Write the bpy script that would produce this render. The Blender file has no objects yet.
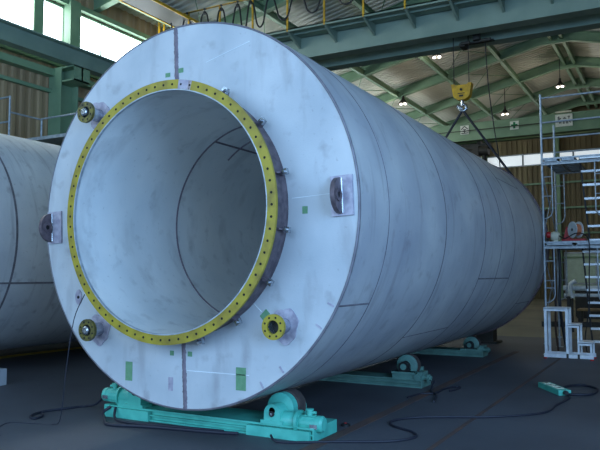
import bpy, math, random
from math import sin, cos, pi, radians, atan2, hypot, sqrt
from mathutils import Vector, Matrix
random.seed(7)
SC = bpy.context.scene
COL = SC.collection

# ------------------------------------------------------------------ camera
cam_d = bpy.data.cameras.new('camera')
cam = bpy.data.objects.new('camera', cam_d); COL.objects.link(cam)
cam_d.sensor_width = 36.0
cam_d.lens = 692.6 / 600.0 * 36.0
cam_d.clip_end = 300
yaw, pitch, roll = -0.5021, 0.0721, -0.0016
fw = Vector((sin(yaw)*cos(pitch), cos(yaw)*cos(pitch), sin(pitch)))
rt = Vector((cos(yaw), -sin(yaw), 0)); up = rt.cross(fw)
r2 = rt*cos(roll) + up*sin(roll); u2 = -rt*sin(roll) + up*cos(roll)
cam.matrix_world = Matrix(((r2.x, u2.x, -fw.x, 4.502), (r2.y, u2.y, -fw.y, -5.676), (r2.z, u2.z, -fw.z, 1.623), (0, 0, 0, 1)))
SC.camera = cam

# ------------------------------------------------------------------ world, lights, exposure
W = bpy.data.worlds.new('daylight'); SC.world = W; W.use_nodes = True
W.node_tree.nodes['Background'].inputs[0].default_value = (0.62, 0.80, 1.0, 1)
W.node_tree.nodes['Background'].inputs[1].default_value = 1.0

def area(name, loc, rot, sx, sy, energy, col):
    d = bpy.data.lights.new(name, 'AREA'); d.shape = 'RECTANGLE'; d.size = sx; d.size_y = sy
    d.energy = energy; d.color = col
    o = bpy.data.objects.new(name, d); COL.objects.link(o); o.location = loc; o.rotation_euler = rot
    return o
# daylight entering by the big open door behind the camera
area('door_daylight', (-0.7, -14.2, 5.0), (radians(82), 0, 0), 19, 7.0, 1800, (0.34, 0.61, 1.0))
# daylight entering by the open side door to the right of the camera
area('side_door_daylight', (12.4, -7.0, 4.8), (0, radians(78), 0), 6.2, 10, 2700, (0.28, 0.55, 1.0))
# daylight entering by the strip windows of the left wall and of the far gable
area('left_window_daylight', (-11.2, 14, 9.1), (0, radians(-90), 0), 1.0, 50, 560, (0.85, 0.95, 1.0))
area('gable_window_daylight', (0, 42.6, 9.5), (radians(-90), 0, 0), 18, 0.8, 120, (0.95, 0.98, 1.0))

SC.view_settings.view_transform = 'Standard'
SC.view_settings.look = 'None'
SC.view_settings.exposure = 0.0
SC.view_settings.gamma = 1.0
SC.view_settings.use_curve_mapping = False

# ------------------------------------------------------------------ materials
def s2l(c):
    return tuple((v/12.92 if v <= 0.04045 else ((v+0.055)/1.055)**2.4) for v in [x/255.0 for x in c])
def mat(name, c, rough=0.6, metal=0.0, c2=None, scale=3.0, detail=6, lo=0.35, hi=0.65, bump=0.0, bscale=40, emit=None, stretch=None, spec=0.5):
    m = bpy.data.materials.new(name); m.use_nodes = True
    nt = m.node_tree; b = nt.nodes['Principled BSDF']
    c = s2l(c); b.inputs['Roughness'].default_value = rough; b.inputs['Metallic'].default_value = metal
    b.inputs['Specular IOR Level'].default_value = spec
    b.inputs['Base Color'].default_value = (*c, 1)
    tc = nt.nodes.new('ShaderNodeTexCoord'); mp = nt.nodes.new('ShaderNodeMapping')
    nt.links.new(tc.outputs['Object'], mp.inputs['Vector'])
    if stretch: mp.inputs['Scale'].default_value = stretch
    n = nt.nodes.new('ShaderNodeTexNoise'); n.inputs['Scale'].default_value = scale; n.inputs['Detail'].default_value = detail
    nt.links.new(mp.outputs['Vector'], n.inputs['Vector'])
    r = nt.nodes.new('ShaderNodeValToRGB')
    c2 = s2l(c2) if c2 else tuple(v*0.8 for v in c)
    r.color_ramp.elements[0].position = lo; r.color_ramp.elements[0].color = (*c2, 1)
    r.color_ramp.elements[1].position = hi; r.color_ramp.elements[1].color = (*c, 1)
    nt.links.new(n.outputs['Fac'], r.inputs['Fac']); nt.links.new(r.outputs['Color'], b.inputs['Base Color'])
    if bump:
        n2 = nt.nodes.new('ShaderNodeTexNoise'); n2.inputs['Scale'].default_value = bscale
        nt.links.new(tc.outputs['Object'], n2.inputs['Vector'])
        bp = nt.nodes.new('ShaderNodeBump'); bp.inputs['Strength'].default_value = bump; bp.inputs['Distance'].default_value = 0.01
        nt.links.new(n2.outputs['Fac'], bp.inputs['Height']); nt.links.new(bp.outputs['Normal'], b.inputs['Normal'])
    if emit:
        b.inputs['Emission Color'].default_value = (*emit[:3], 1); b.inputs['Emission Strength'].default_value = emit[3]
    return m

def steel_mat(name, base, blotch, dirt, rough, metal, grime, streak):
    """dull ground stainless plate: broad blotches, brush streaks and scattered dirt"""
    m = mat(name, base, rough, metal, blotch, 1.1, 8, 0.3, 0.7, 0.12, 60)
    nt = m.node_tree; b = nt.nodes['Principled BSDF']; src = b.inputs['Base Color'].links[0].from_socket
    tc = nt.nodes.new('ShaderNodeTexCoord')
    def layer(src, scale, vec, lo, hi, col, amount, detail=8):
        mp = nt.nodes.new('ShaderNodeMapping'); mp.inputs['Scale'].default_value = vec
        nt.links.new(tc.outputs['Object'], mp.inputs['Vector'])
        n = nt.nodes.new('ShaderNodeTexNoise'); n.inputs['Scale'].default_value = scale; n.inputs['Detail'].default_value = detail
        nt.links.new(mp.outputs['Vector'], n.inputs['Vector'])
        r = nt.nodes.new('ShaderNodeValToRGB'); r.color_ramp.elements[0].position = lo; r.color_ramp.elements[1].position = hi
        r.color_ramp.elements[0].color = (0, 0, 0, 1); r.color_ramp.elements[1].color = (amount, amount, amount, 1)
        nt.links.new(n.outputs['Fac'], r.inputs['Fac'])
        mx = nt.nodes.new('ShaderNodeMixRGB'); nt.links.new(r.outputs['Color'], mx.inputs['Fac'])
        nt.links.new(src, mx.inputs[1]); mx.inputs[2].default_value = (*s2l(col), 1)
        return mx.outputs[0]
    src = layer(src, 5, (1, 1, 1), 0.58, 0.72, dirt, grime)
    src = layer(src, 1.5, streak, 0.56, 0.75, dirt, grime*1.2)
    src = layer(src, 22, (1, 1, 1), 0.66, 0.74, dirt, grime*0.8, 3)
    nt.links.new(src, b.inputs['Base Color'])
    return m

M = {}
M['face'] = steel_mat('dull_steel_plate', (196, 198, 198), (162, 168, 172), (132, 128, 130), 0.55, 0.0, 0.42, (3, 3, 0.7))
M['shell'] = steel_mat('rolled_steel_shell', (186, 186, 184), (152, 154, 160), (106, 96, 98), 0.5, 0.0, 0.34, (0.6, 6, 0.6))
M['inner'] = steel_mat('inner_steel_shell', (212, 212, 208), (192, 196, 196), (130, 128, 128), 0.5, 0.0, 0.35, (1, 2, 1))
M['shell_brightened'] = steel_mat('brightened_steel_shell', (214, 214, 212), (188, 190, 192), (120, 112, 116), 0.5, 0.0, 0.4, (0.6, 6, 0.6))  # shell plate colour lightened to make up for weak light on the left tank
M['weld'] = mat('weld_bead', (124, 112, 120), 0.7, 0.1, (98, 90, 100), 14)
M['weldline'] = mat('shell_weld_seam', (124, 120, 126), 0.6, 0.1, (98, 94, 100), 6)
M['raw'] = mat('raw_brown_steel', (118, 104, 108), 0.55, 0.5, (84, 74, 80), 12, bump=0.2)
M['pad'] = mat('ground_pad', (176, 170, 180), 0.5, 0.2, (142, 136, 150), 16)
M['yellow'] = mat('yellow_primer', (160, 142, 34), 0.5, 0.1, (124, 106, 32), 7, lo=0.3, hi=0.6)
M['oldyellow'] = mat('dark_yellow_primer', (118, 108, 44), 0.5, 0.3, (66, 62, 40), 20)
M['yellowpaint'] = mat('crane_yellow', (222, 172, 30), 0.6, 0, (180, 136, 30), 6)
M['hole'] = mat('dark_hole', (14, 14, 16), 0.9)
M['chrome'] = mat('machined_steel', (200, 205, 210), 0.25, 0.9, (160, 165, 172), 20)
M['galv'] = mat('galvanised_tube', (172, 178, 182), 0.45, 0.3, (140, 148, 154), 14)
M['alu'] = mat('bright_aluminium', (240, 243, 245), 0.35, 0.2, (215, 220, 225), 10)
M['whitepaint'] = mat('white_paint', (225, 228, 226), 0.5, 0, (190, 196, 196), 8)
M['tape'] = mat('green_tape', (104, 146, 108), 0.8, 0, (92, 134, 98), 20)
M['chalk'] = mat('chalk_mark', (222, 228, 230), 0.9)
M['teal'] = mat('turquoise_machine_paint', (84, 188, 168), 0.45, 0, (66, 164, 146), 5)
M['teal2'] = mat('aged_turquoise_paint', (98, 140, 128), 0.5, 0, (78, 118, 110), 5)
M['tyre'] = mat('worn_rubber_tyre', (74, 62, 58), 0.8, 0, (50, 44, 42), 10)
M['rubber'] = mat('black_rubber', (26, 26, 30), 0.6)
M['cable'] = mat('blue_black_cable', (28, 30, 44), 0.6)
M['green'] = mat('green_structural_steel', (126, 152, 120), 0.6, 0, (108, 136, 106), 1.2)
M['crane'] = mat('crane_green_paint', (134, 152, 136), 0.55, 0, (118, 138, 124), 1.0)
M['roofsheet'] = mat('roof_sheet', (206, 202, 188), 0.75, 0, (196, 192, 178), 0.7)
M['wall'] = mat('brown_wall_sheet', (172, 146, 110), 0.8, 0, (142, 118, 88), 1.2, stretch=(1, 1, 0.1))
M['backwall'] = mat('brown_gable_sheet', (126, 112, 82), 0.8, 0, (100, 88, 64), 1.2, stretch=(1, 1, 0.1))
M['floor'] = mat('oily_concrete_floor', (84, 86, 92), 0.6, 0, (64, 65, 70), 0.5, 10, 0.3, 0.7, 0.15, 20, spec=0.35)
M['palefloor'] = mat('pale_olive_floor', (122, 116, 96), 0.8, 0, (96, 90, 76), 0.4)
M['rust'] = mat('rusty_joint', (92, 66, 54), 0.8, 0, (62, 54, 54), 1.6)
M['floorline'] = mat('worn_yellow_line', (214, 178, 60), 0.8, 0, (150, 128, 52), 2)
M['red'] = mat('red_paint', (180, 32, 34), 0.5)
M['copper'] = mat('copper_wire', (206, 122, 84), 0.4, 0.1)
M['ivory'] = mat('ivory_plastic', (214, 208, 184), 0.5)
M['greycase'] = mat('grey_plastic', (170, 176, 182), 0.4)
M['black'] = mat('black_paint', (22, 22, 24), 0.6)
M['signwhite'] = mat('sign_white', (226, 228, 214), 0.7)
M['signgreen'] = mat('sign_green', (0, 128, 76), 0.7)
M['dark'] = mat('dark_machine', (52, 50, 44), 0.6, 0.2)
M['glow'] = mat('window_daylight', (240, 248, 255), 0.4, emit=(0.80, 0.92, 1.0, 9))
M['farglow'] = mat('frosted_far_window', (225, 232, 235), 0.5, emit=(0.86, 0.94, 1.0, 0.62))
M['bulb'] = mat('lit_bulb', (255, 250, 240), 0.4, emit=(1.0, 0.92, 0.88, 3))
M['doorglass'] = mat('dim_green_glass', (120, 140, 124), 0.4, emit=(0.55, 0.75, 0.62, 0.07))
M['olive'] = mat('dull_olive_paint', (84, 92, 76), 0.6)
M['wood'] = mat('timber', (140, 116, 80), 0.8, 0, (108, 88, 60), 4)

# ------------------------------------------------------------------ mesh builder
class G:
    def __init__(s): s.v = []; s.f = []; s.m = []; s.sm = []
    def add(s, vs, fs, mi=0, smooth=False):
        o = len(s.v); s.v += [Vector(v) for v in vs]
        for f in fs: s.f.append([i+o for i in f]); s.m.append(mi); s.sm.append(smooth)
        return s
    def box(s, a, b, mi=0, R=None, c=None):
        """axis box between corners a and b, optionally turned by matrix R about c"""
        x0, y0, z0 = a; x1, y1, z1 = b
        vs = [Vector(p) for p in ((x0,y0,z0),(x1,y0,z0),(x1,y1,z0),(x0,y1,z0),(x0,y0,z1),(x1,y0,z1),(x1,y1,z1),(x0,y1,z1))]
        if R is not None:
            c = Vector(c) if c is not None else (Vector(a)+Vector(b))/2
            vs = [R @ (v-c) + c for v in vs]
        return s.add(vs, [(0,3,2,1),(4,5,6,7),(0,1,5,4),(1,2,6,5),(2,3,7,6),(3,0,4,7)], mi)
    def bar(s, p, q, w, h, mi=0, upv=(0, 0, 1)):
        """rectangular bar from p to q, width w across, height h along upv"""
        p = Vector(p); q = Vector(q); d = (q-p).normalized(); x = d.cross(Vector(upv))
        if x.length < 1e-4: x = d.cross(Vector((0, 1, 0)))
        x.normalize(); y = x.cross(d)
        vs = [e + x*sx*w/2 + y*sy*h/2 for e in (p, q) for sx, sy in ((-1,-1),(1,-1),(1,1),(-1,1))]
        return s.add(vs, [(0,3,2,1),(4,5,6,7),(0,1,5,4),(1,2,6,5),(2,3,7,6),(3,0,4,7)], mi)
    def lathe(s, o, d, prof, seg=32, mi=0, smooth=True, closed=False, arc=None):
        """prof = (radius, distance along d)"""
        o = Vector(o); d = Vector(d).normalized()
        x = d.cross(Vector((0, 0, 1)));
        if x.length < 1e-4: x = Vector((1, 0, 0))
        x.normalize(); y = d.cross(x)
        vs = []; n = len(prof)
        for k in range(seg):
            a = 2*pi*k/seg
            for r, t in prof: vs.append(o + d*t + (x*cos(a) + y*sin(a))*r)
        fs = []
        for k in range(seg):
            k2 = (k+1) % seg
            for i in range(n if closed else n-1):
                j = (i+1) % n
                fs.append((k*n+i, k*n+j, k2*n+j, k2*n+i))
        s.add(vs, fs, mi, smooth); return s
    def cyl(s, p, q, r, seg=20, mi=0, r2=None, smooth=True):
        p = Vector(p); q = Vector(q); r2 = r if r2 is None else r2; L = (q-p).length
        s.lathe(p, q-p, [(r, 0), (r2, L)], seg, mi, smooth)
        s.lathe(p, q-p, [(0.0001, 0), (r, 0)], seg, mi, False)
        s.lathe(p, q-p, [(r2, L), (0.0001, L)], seg, mi, False); return s
    def solid(s, o, d, prof, seg=32, mi=0):
        """lathe with caps, hard edges between profile segments"""
        pr = [(0.0001, prof[0][1])] + list(prof) + [(0.0001, prof[-1][1])]
        for a, b in zip(pr[:-1], pr[1:]): s.lathe(o, d, [a, b], seg, mi, True)
        return s
    def ring(s, o, d, ri, ro, h, seg=64, mi=0):
        pr = [(ri, 0), (ro, 0), (ro, h), (ri, h), (ri, 0)]
        for a, b in zip(pr[:-1], pr[1:]): s.lathe(o, d, [a, b], seg, mi, True)
        return s
    def tube(s, pts, r, seg=8, mi=0, sub=5):
        P = [Vector(p) for p in pts]
        if sub > 1 and len(P) > 2:
            Q = []
            for i in range(len(P)-1):
                a, b, c, d = P[max(i-1,0)], P[i], P[i+1], P[min(i+2,len(P)-1)]
                for k in range(sub):
                    t = k/sub
                    Q.append(0.5*((2*b)+(c-a)*t+(2*a-5*b+4*c-d)*t*t+(3*b-a-3*c+d)*t**3))
            Q.append(P[-1]); P = Q
        vs = []; n = len(P); ref = Vector((0.12, 0.07, 1)).normalized()
        for i, p in enumerate(P):
            d = (P[min(i+1,n-1)] - P[max(i-1,0)]).normalized()
            x = d.cross(ref)
            if x.length < 1e-3: x = d.cross(Vector((1, 0, 0)))
            x.normalize(); y = x.cross(d)
            vs += [p + (x*cos(2*pi*k/seg) + y*sin(2*pi*k/seg))*r for k in range(seg)]
        fs = [(i*seg+k, i*seg+(k+1)%seg, (i+1)*seg+(k+1)%seg, (i+1)*seg+k) for i in range(n-1) for k in range(seg)]
        fs += [tuple(range(seg)), tuple(range((n-1)*seg, n*seg))]
        return s.add(vs, fs, mi, True)
    def prism(s, poly, vec, mi=0):
        """closed polygon (3d points) pushed along vec"""
        n = len(poly); P = [Vector(p) for p in poly]; vec = Vector(vec)
        return s.add(P + [p+vec for p in P], [tuple(range(n))[::-1], tuple(range(n, 2*n))] + [(i, (i+1)%n, n+(i+1)%n, n+i) for i in range(n)], mi)

def wm(o):
    m = Matrix.Translation(o.location) @ o.rotation_euler.to_matrix().to_4x4()
    return wm(o.parent) @ m if o.parent else m
def obj(name, g, mats, parent=None, local=False):
    me = bpy.data.meshes.new(name); vs = g.v; loc = Vector((0, 0, 0))
    if parent is not None:
        if not local:
            I = wm(parent).inverted(); vs = [I @ v for v in vs]
    else:
        xs = [v.x for v in vs]; ys = [v.y for v in vs]; zs = [v.z for v in vs]
        loc = Vector(((min(xs)+max(xs))/2, (min(ys)+max(ys))/2, min(zs))); vs = [v-loc for v in vs]
    me.from_pydata([tuple(v) for v in vs], [], g.f)
    for m in (mats if isinstance(mats, (list, tuple)) else [mats]): me.materials.append(M[m] if isinstance(m, str) else m)
    me.polygons.foreach_set('material_index', g.m); me.polygons.foreach_set('use_smooth', g.sm)
    me.update()
    import bmesh
    bm = bmesh.new(); bm.from_mesh(me); bmesh.ops.remove_doubles(bm, verts=bm.verts, dist=0.0002)
    bmesh.ops.recalc_face_normals(bm, faces=bm.faces); bm.to_mesh(me); bm.free()
    try: me.set_sharp_from_angle(angle=radians(38))
    except Exception: pass
    o = bpy.data.objects.new(name, me); COL.objects.link(o); o.location = loc
    if parent is not None: o.parent = parent
    return o
def tag(o, label, cat, group=None):
    o['label'] = label; o['category'] = cat
    if group: o['group'] = group
    return o
def thing(name, label, cat, loc, rot=(0, 0, 0), group=None):
    o = bpy.data.objects.new(name, None); COL.objects.link(o); o.location = loc; o.rotation_euler = rot
    o.empty_display_size = 0.2
    return tag(o, label, cat, group)
def struct(name, g, mats, parent=None):
    o = obj(name, g, mats, parent)
    if parent is None: o['kind'] = 'structure'
    return o
def copy_tree(o, parent=None):
    c = o.copy(); COL.objects.link(c)
    if parent: c.parent = parent
    for ch in list(o.children): copy_tree(ch, c)
    return c
def ibeam(g, p, q, h, w, t=0.02, tf=0.025, mi=0):
    """I-beam between p and q (centre line), height h"""
    p = Vector(p); q = Vector(q)
    d = (q-p).normalized(); x = d.cross(Vector((0, 0, 1))).normalized(); u = x.cross(d)
    g.bar(p, q, t, h-2*tf, mi)
    g.bar(p+u*(h/2-tf/2), q+u*(h/2-tf/2), w, tf, mi); g.bar(p-u*(h/2-tf/2), q-u*(h/2-tf/2), w, tf, mi)

# ------------------------------------------------------------------ building
WX = 11.6; RX = -0.2; RZ = 12.75; SL = 0.223; YB = 43.0; YF = -12.0
def roofz(x): return RZ - SL*abs(x-RX)
def corrugated(axis_vals, p_of, depth, nrm):
    pass
g = G(); g.box((-WX-0.3, YF-6, -0.3), (WX+0.3, YB+0.3, 0)); struct('floor', g, 'floor')

def sheet(p0, u, v, n, pitch, depth, th=0.03):
    """trapezoid-ribbed sheet: ribs repeat along u, run along v, bulge along n"""
    p0 = Vector(p0); u = Vector(u); v = Vector(v); n = Vector(n).normalized(); L = u.length; ud = u.normalized()
    g = G(); prof = []; k = 0; N = int(L/pitch)
    for k in range(N+1):
        for f, d in ((0.0, 0), (0.35, 0), (0.5, 1), (0.85, 1)):
            t = (k+f)*pitch
            if t <= L: prof.append((t, d*depth))
    prof.append((L, 0)); vs = []
    for t, d in prof:
        a = p0 + ud*t + n*d; vs += [a, a+v, a+v-n*th*0+n*(-th), a-n*th]
    fs = []
    for i in range(len(prof)-1):
        b = i*4; c = b+4
        fs += [(b, c, c+1, b+1), (b+3, b+2, c+2, c+3), (b, b+3, c+3, c), (b+1, c+1, c+2, b+2)]
    fs += [(0, 1, 2, 3), (len(vs)-4, len(vs)-1, len(vs)-2, len(vs)-3)]
    return g.add(vs, fs)
# roof slopes (one ceiling object)
zl = roofz(-WX)+0.3; zr = RZ+0.3
g = sheet((-WX, YF, zl), (0, YB-YF, 0), (RX+WX, 0, zr-zl), (0.2, 0, -1), 0.30, 0.05)
g2 = sheet((2*RX+WX, YF, zl), (0, YB-YF, 0), (-(RX+WX), 0, zr-zl), (-0.2, 0, -1), 0.30, 0.05)
g.add(g2.v, g2.f)
struct('ceiling', g, 'roofsheet')
XR = 2*RX+WX
# left wall: sheet below the windows and a band above
g = sheet((-WX, YF, 0), (0, YB-YF, 0), (0, 0, 8.5), (1, 0, 0), 0.30, 0.04)
a = sheet((-WX, YF, 9.7), (0, YB-YF, 0), (0, 0, zl-9.7), (1, 0, 0), 0.30, 0.04); g.add(a.v, a.f)
struct('wall_left', g, 'wall')
g = sheet((XR, -1.8, 0), (0, YB+1.8, 0), (0, 0, zl), (-1, 0, 0), 0.30, 0.04)
a = sheet((XR, YF, 8.2), (0, -1.8-YF, 0), (0, 0, zl-8.2), (-1, 0, 0), 0.30, 0.04); g.add(a.v, a.f)
struct('wall_right', g, 'wall')
# far gable wall with a slot for the window strip
g = sheet((-WX, YB, 0), (XR+WX, 0, 0), (0, 0, 9.05), (0, -1, 0), 0.34, 0.05)
def gable(g, x0, x1, z0):
    n = int((x1-x0)/0.17); 
    for i in range(n):
        a = x0+(x1-x0)*i/n; b = x0+(x1-x0)*(i+1)/n; o = 0.05*(i % 2)
        g.prism([(a, YB-o, z0), (b, YB-o, z0), (b, YB-o, roofz(b)+0.28), (a, YB-o, roofz(a)+0.28)], (0, 0.08, 0))
gable(g, -WX, XR, 9.85)
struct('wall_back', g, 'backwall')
# front wall with the big open door behind the camera
g = G(); g.box((-WX, YF-0.1, 0), (-10.4, YF, 9)); g.box((9, YF-0.1, 0), (XR, YF, 9)); g.box((-WX, YF-0.1, 9), (XR, YF, 9.9))
g.prism([(-WX, YF, 9.9), (XR, YF, 9.9), (XR, YF, zl), (RX, YF, zr), (-WX, YF, zl)], (0, -0.1, 0))
struct('wall_front', g, 'wall')

# left windows
k = 1
posts = [(-11.5, 7.68), (8.02, 8.74), (9.24, 13.2), (13.6, 17.6), (18.0, 22.0), (22.5, 31), (31.5, 42.5)]
for y0, y1 in posts:
    g = G(); g.box((-WX-0.04, y0, 8.55), (-WX, y1, 9.66)); w = struct('window_%d' % k, g, 'glow')
    f = G(); t = 0.05
    f.box((-WX-0.05, y0-t, 8.5), (-WX+0.06, y1+t, 8.55)); f.box((-WX-0.05, y0-t, 9.66), (-WX+0.06, y1+t, 9.71))
    f.box((-WX-0.05, y0-t, 8.55), (-WX+0.06, y0, 9.66)); f.box((-WX-0.05, y1, 8.55), (-WX+0.06, y1+t, 9.66))
    m = y0 + 1.1
    if y1-y0 > 2 and y0 > 0: f.box((-WX-0.02, m-0.02, 8.55), (-WX+0.03, m+0.02, 9.66))
    obj('window_frame', f, 'green', w); k += 1
g = G()
for a, b in ((7.73, 7.97), (8.79, 9.19), (13.25, 13.55), (17.65, 17.95), (22.05, 22.45), (31.05, 31.45)):
    g.box((-WX-0.05, a, 8.5), (-WX+0.05, b, 9.71))
struct('trim_1', g, 'green')
# far windows
xs = [-8.0, -4.75, -1.5, 1.75, 5.0, 8.2]
for x0, x1 in zip(xs[:-1], xs[1:]):
    g = G(); g.box((x0+0.06, YB, 9.1), (x1-0.06, YB+0.04, 9.8)); w = struct('window_%d' % k, g, 'farglow')
    f = G(); f.box((x0, YB-0.06, 9.02), (x1, YB+0.05, 9.1)); f.box((x0, YB-0.06, 9.8), (x1, YB+0.05, 9.88))
    f.box((x0, YB-0.05, 9.1), (x0+0.06, YB+0.05, 9.8)); f.box((x1-0.06, YB-0.05, 9.1), (x1, YB+0.05, 9.8))
    obj('window_frame', f, 'greycase', w); k += 1
# low door and window at the far end
g = G(); g.box((-2.2, YB-0.06, 0), (1.6, YB-0.02, 3.0)); d = struct('door_1', g, 'doorglass')
f = G()
for x in (-2.25, -0.35, 1.6): f.box((x, YB-0.14, 0), (x+0.08, YB-0.04, 3.05))
f.box((-2.25, YB-0.14, 3.0), (1.68, YB-0.04, 3.1)); f.box((-2.2, YB-0.12, 1.0), (1.6, YB-0.05, 1.08)); obj('door_frame', f, 'greycase', d)

# girts along the walls, columns, rafters, purlins
SPC = 4.42; RY = [27.7+SPC*k for k in range(-8, 4)]
kk = 2
def member(g, mat='green'):
    global kk
    o = struct('trim_%d' % kk, g, mat); kk += 1; return o
for z in (2.0, 3.6, 5.3, 7.0):
    g = G(); g.box((-WX+0.05, YF, z-0.05), (-WX+0.17, YB, z+0.05)); member(g)
    g = G(); g.box((-WX, YB-0.2, z+0.75-0.06), (XR, YB-0.06, z+0.75+0.06)); member(g)
g = G(); g.box((-WX+0.05, YF, 7.42), (-WX+0.3, YB, 7.62)); member(g)
g = G(); g.box((-WX+0.05, YF, 7.80), (-WX+0.2, YB, 7.9)); member(g)
g = G(); g.box((-WX+0.05, YF, 9.75), (-WX+0.25, YB, 9.9)); member(g)
for x in (-7.3, -2.5, 2.3, 7.0):
    g = G(); ibeam_h = 0.3
    g.box((x-0.16, YB-0.42, 0), (x+0.16, YB-0.38, roofz(x)-0.1)); g.box((x-0.16, YB-0.1, 0), (x+0.16, YB-0.06, roofz(x)-0.1)); g.box((x-0.02, YB-0.4, 0), (x+0.02, YB-0.08, roofz(x)-0.1)); member(g)
for i, y in enumerate(RY):
    yy = 8.6 + SPC*(i-3)
    for sx, xw in ((1, -WX+0.06), (-1, XR-0.06)):
        g = G(); x0, x1 = sorted((xw, xw+sx*0.5))
        g.box((x0, yy-0.33, 0), (x1, yy-0.30, 7.66)); g.box((x0, yy+0.30, 0), (x1, yy+0.33, 7.66)); xq = xw+sx*0.3; g.box((min(xw, xq), yy+0.16, 7.66), (max(xw, xq), yy+0.56, 9.9))
        xm = (x0+x1)/2; g.box((xm-0.02, yy-0.3, 0), (xm+0.02, yy+0.3, 7.66))
        # corbel carrying the crane runway
        g.box((min(xw, xw+sx*1.0), yy-0.3, 7.22), (max(xw, xw+sx*1.0), yy+0.3, 7.26)); g.box((min(xw, xw+sx*1.0), yy-0.3, 7.62), (max(xw, xw+sx*1.0), yy+0.3, 7.66))
        g.box((min(xw, xw+sx*1.0), yy-0.03, 7.26), (max(xw, xw+sx*1.0), yy+0.03, 7.62)); g.box((min(xw+sx*0.97, xw+sx*1.0), yy-0.3, 7.22), (max(xw+sx*.97, xw+sx*1.0), yy+0.3, 7.66))
        member(g)
# rafters
for y in RY:
    for s in (-1, 1):
        xe = RX + s*(WX-0.2); g = G()
        ibeam(g, (RX, y, RZ-0.02), (xe, y, roofz(xe)-0.02), 0.46, 0.24)
        # haunch at the ridge
        g.prism([(RX, y-0.08, RZ-0.28), (RX+s*0.8, y-0.08, roofz(RX+s*0.8)-0.22), (RX, y-0.08, RZ-0.40)], (0, 0.16, 0))
        member(g)
for kx in range(-4, 5):
    x = RX+2.6*kx; z = roofz(x)-0.12
    if kx == 0:
        for dx in (-0.24, 0.24):
            g = G(); g.box((x+dx-0.07, YF, z-0.12), (x+dx+0.07, YB, z+0.12)); member(g)
    else:
        g = G(); ibeam(g, (x, YF, z), (x, YB, z), 0.26, 0.16); member(g)
# thin rod bracing across the bays
for y in RY[4:-1]:
    for kx in (-4, -2, 2):
        x0 = RX+2.6*kx; x1 = x0+(2.6 if kx < 0 else 2.6)
        g = G(); g.cyl((x0, y, roofz(x0)+0.1), (x1, y+SPC, roofz(x1)+0.1), 0.02, 6); g.cyl((x1, y, roofz(x1)+0.1), (x0, y+SPC, roofz(x0)+0.1), 0.02, 6); member(g)
# crane runways (part of the building frame)
for sx, x in ((1, -WX+0.9), (-1, XR-0.9)):
    g = G(); ibeam(g, (x, YF, 7.92), (x, YB-0.3, 7.92), 0.52, 0.32); g.box((x-0.035, YF, 8.18), (x+0.035, YB-0.3, 8.26)); member(g, 'crane')
# floor joints and the painted line
g = G(); g.box((-7, 13.2, 0.0), (XR, YB, 0.004)); member(g, 'palefloor')  # paler floor sheet from beyond the tank to the back wall
g = G(); g.box((-7.55, -10, 0.0), (-7.25, 30, 0.004)); member(g, 'floorline')
g = G(); g.box((1.33, -2, 0.0), (1.45, 9.5, 0.005)); member(g, 'rust')
g = G(); g.box((2.36, -2, 0.0), (2.41, 9.5, 0.003)); member(g, 'rust')

# ------------------------------------------------------------------ the big tank
H = 2.26; ROLL = radians(2.6)
Ry = Matrix.Rotation(-ROLL, 3, 'Y')
base = Vector((0, 0, H)) + Ry @ Vector((0, 0, -2.0))
tank = thing('steel_tank', 'huge dull steel cylindrical tank lying on turquoise roller beds, round yellow-rimmed opening facing us', 'tank', base, (0, -ROLL, 0))
OFF = Vector((0, 0, 2.0))
def tp(name, g, mats, parent=None):
    """tank part, modelled about the tank axis (y away from us, z up)"""
    for i in range(len(g.v)): g.v[i] = g.v[i] + OFF
    return obj(name, g, mats, parent or tank, local=True)
LEN = 10.05
g = G(); pr = [(1.985, 0.02), (2.0, 0.02), (2.0, LEN), (1.985, LEN), (1.985, 0.02)]
for a, b in zip(pr[:-1], pr[1:]): g.lathe((0, 0, 0), (0, 1, 0), [a, b], 180)
tp('shell', g, 'shell')
g = G(); g.ring((0, 0, 0), (0, 1, 0), 1.25, 1.99, 0.03, 180)
g.lathe((0, 0, 0), (0, 1, 0), [(1.99, 0), (2.0, 0.008), (2.0, 0.03)], 180)
face = tp('end_plate', g, 'face')
g = G(); g.ring((0, -0.296, 0), (0, 1, 0), 1.222, 1.25, 6.496, 128); inner = tp('inner_drum', g, 'inner')
g = G(); g.solid((0, 6.15, 0), (0, 1, 0), [(1.222, 0), (1.222, 0.03)], 96); tp('inner_end', g, 'inner')
g = G(); g.solid((0, LEN-0.03, 0), (0, 1, 0), [(1.985, 0), (1.985, 0.02), (1.9, 0.16), (1.6, 0.3), (1.0, 0.42)], 96); tp('rear_head', g, 'shell')
g = G(); g.ring((0, LEN-0.14, 0), (0, 1, 0), 1.99, 2.03, 0.12, 128); tp('rear_flange', g, 'raw')
# interior weld rings and cross braces
for yy in (1.4,):
    g = G(); g.ring((0, yy, 0), (0, 1, 0), 1.212, 1.223, 0.022, 96); tp('inner_weld', g, 'weld')
a = radians(117.9); g = G(); g.cyl((1.218*cos(a), 1.43, 1.218*sin(a)), (1.218*cos(a), 2.95, 1.218*sin(a)), 0.013, 8); tp('inner_weld', g, 'weld')
g = G(); g.tube([(1.218*cos(radians(d)), 1.98, 1.218*sin(radians(d))) for d in range(109, 131, 2)], 0.012, 8, 0, 1); tp('inner_weld', g, 'weld')  # short seam arc; the shadow along it is built as a dark bead
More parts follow.
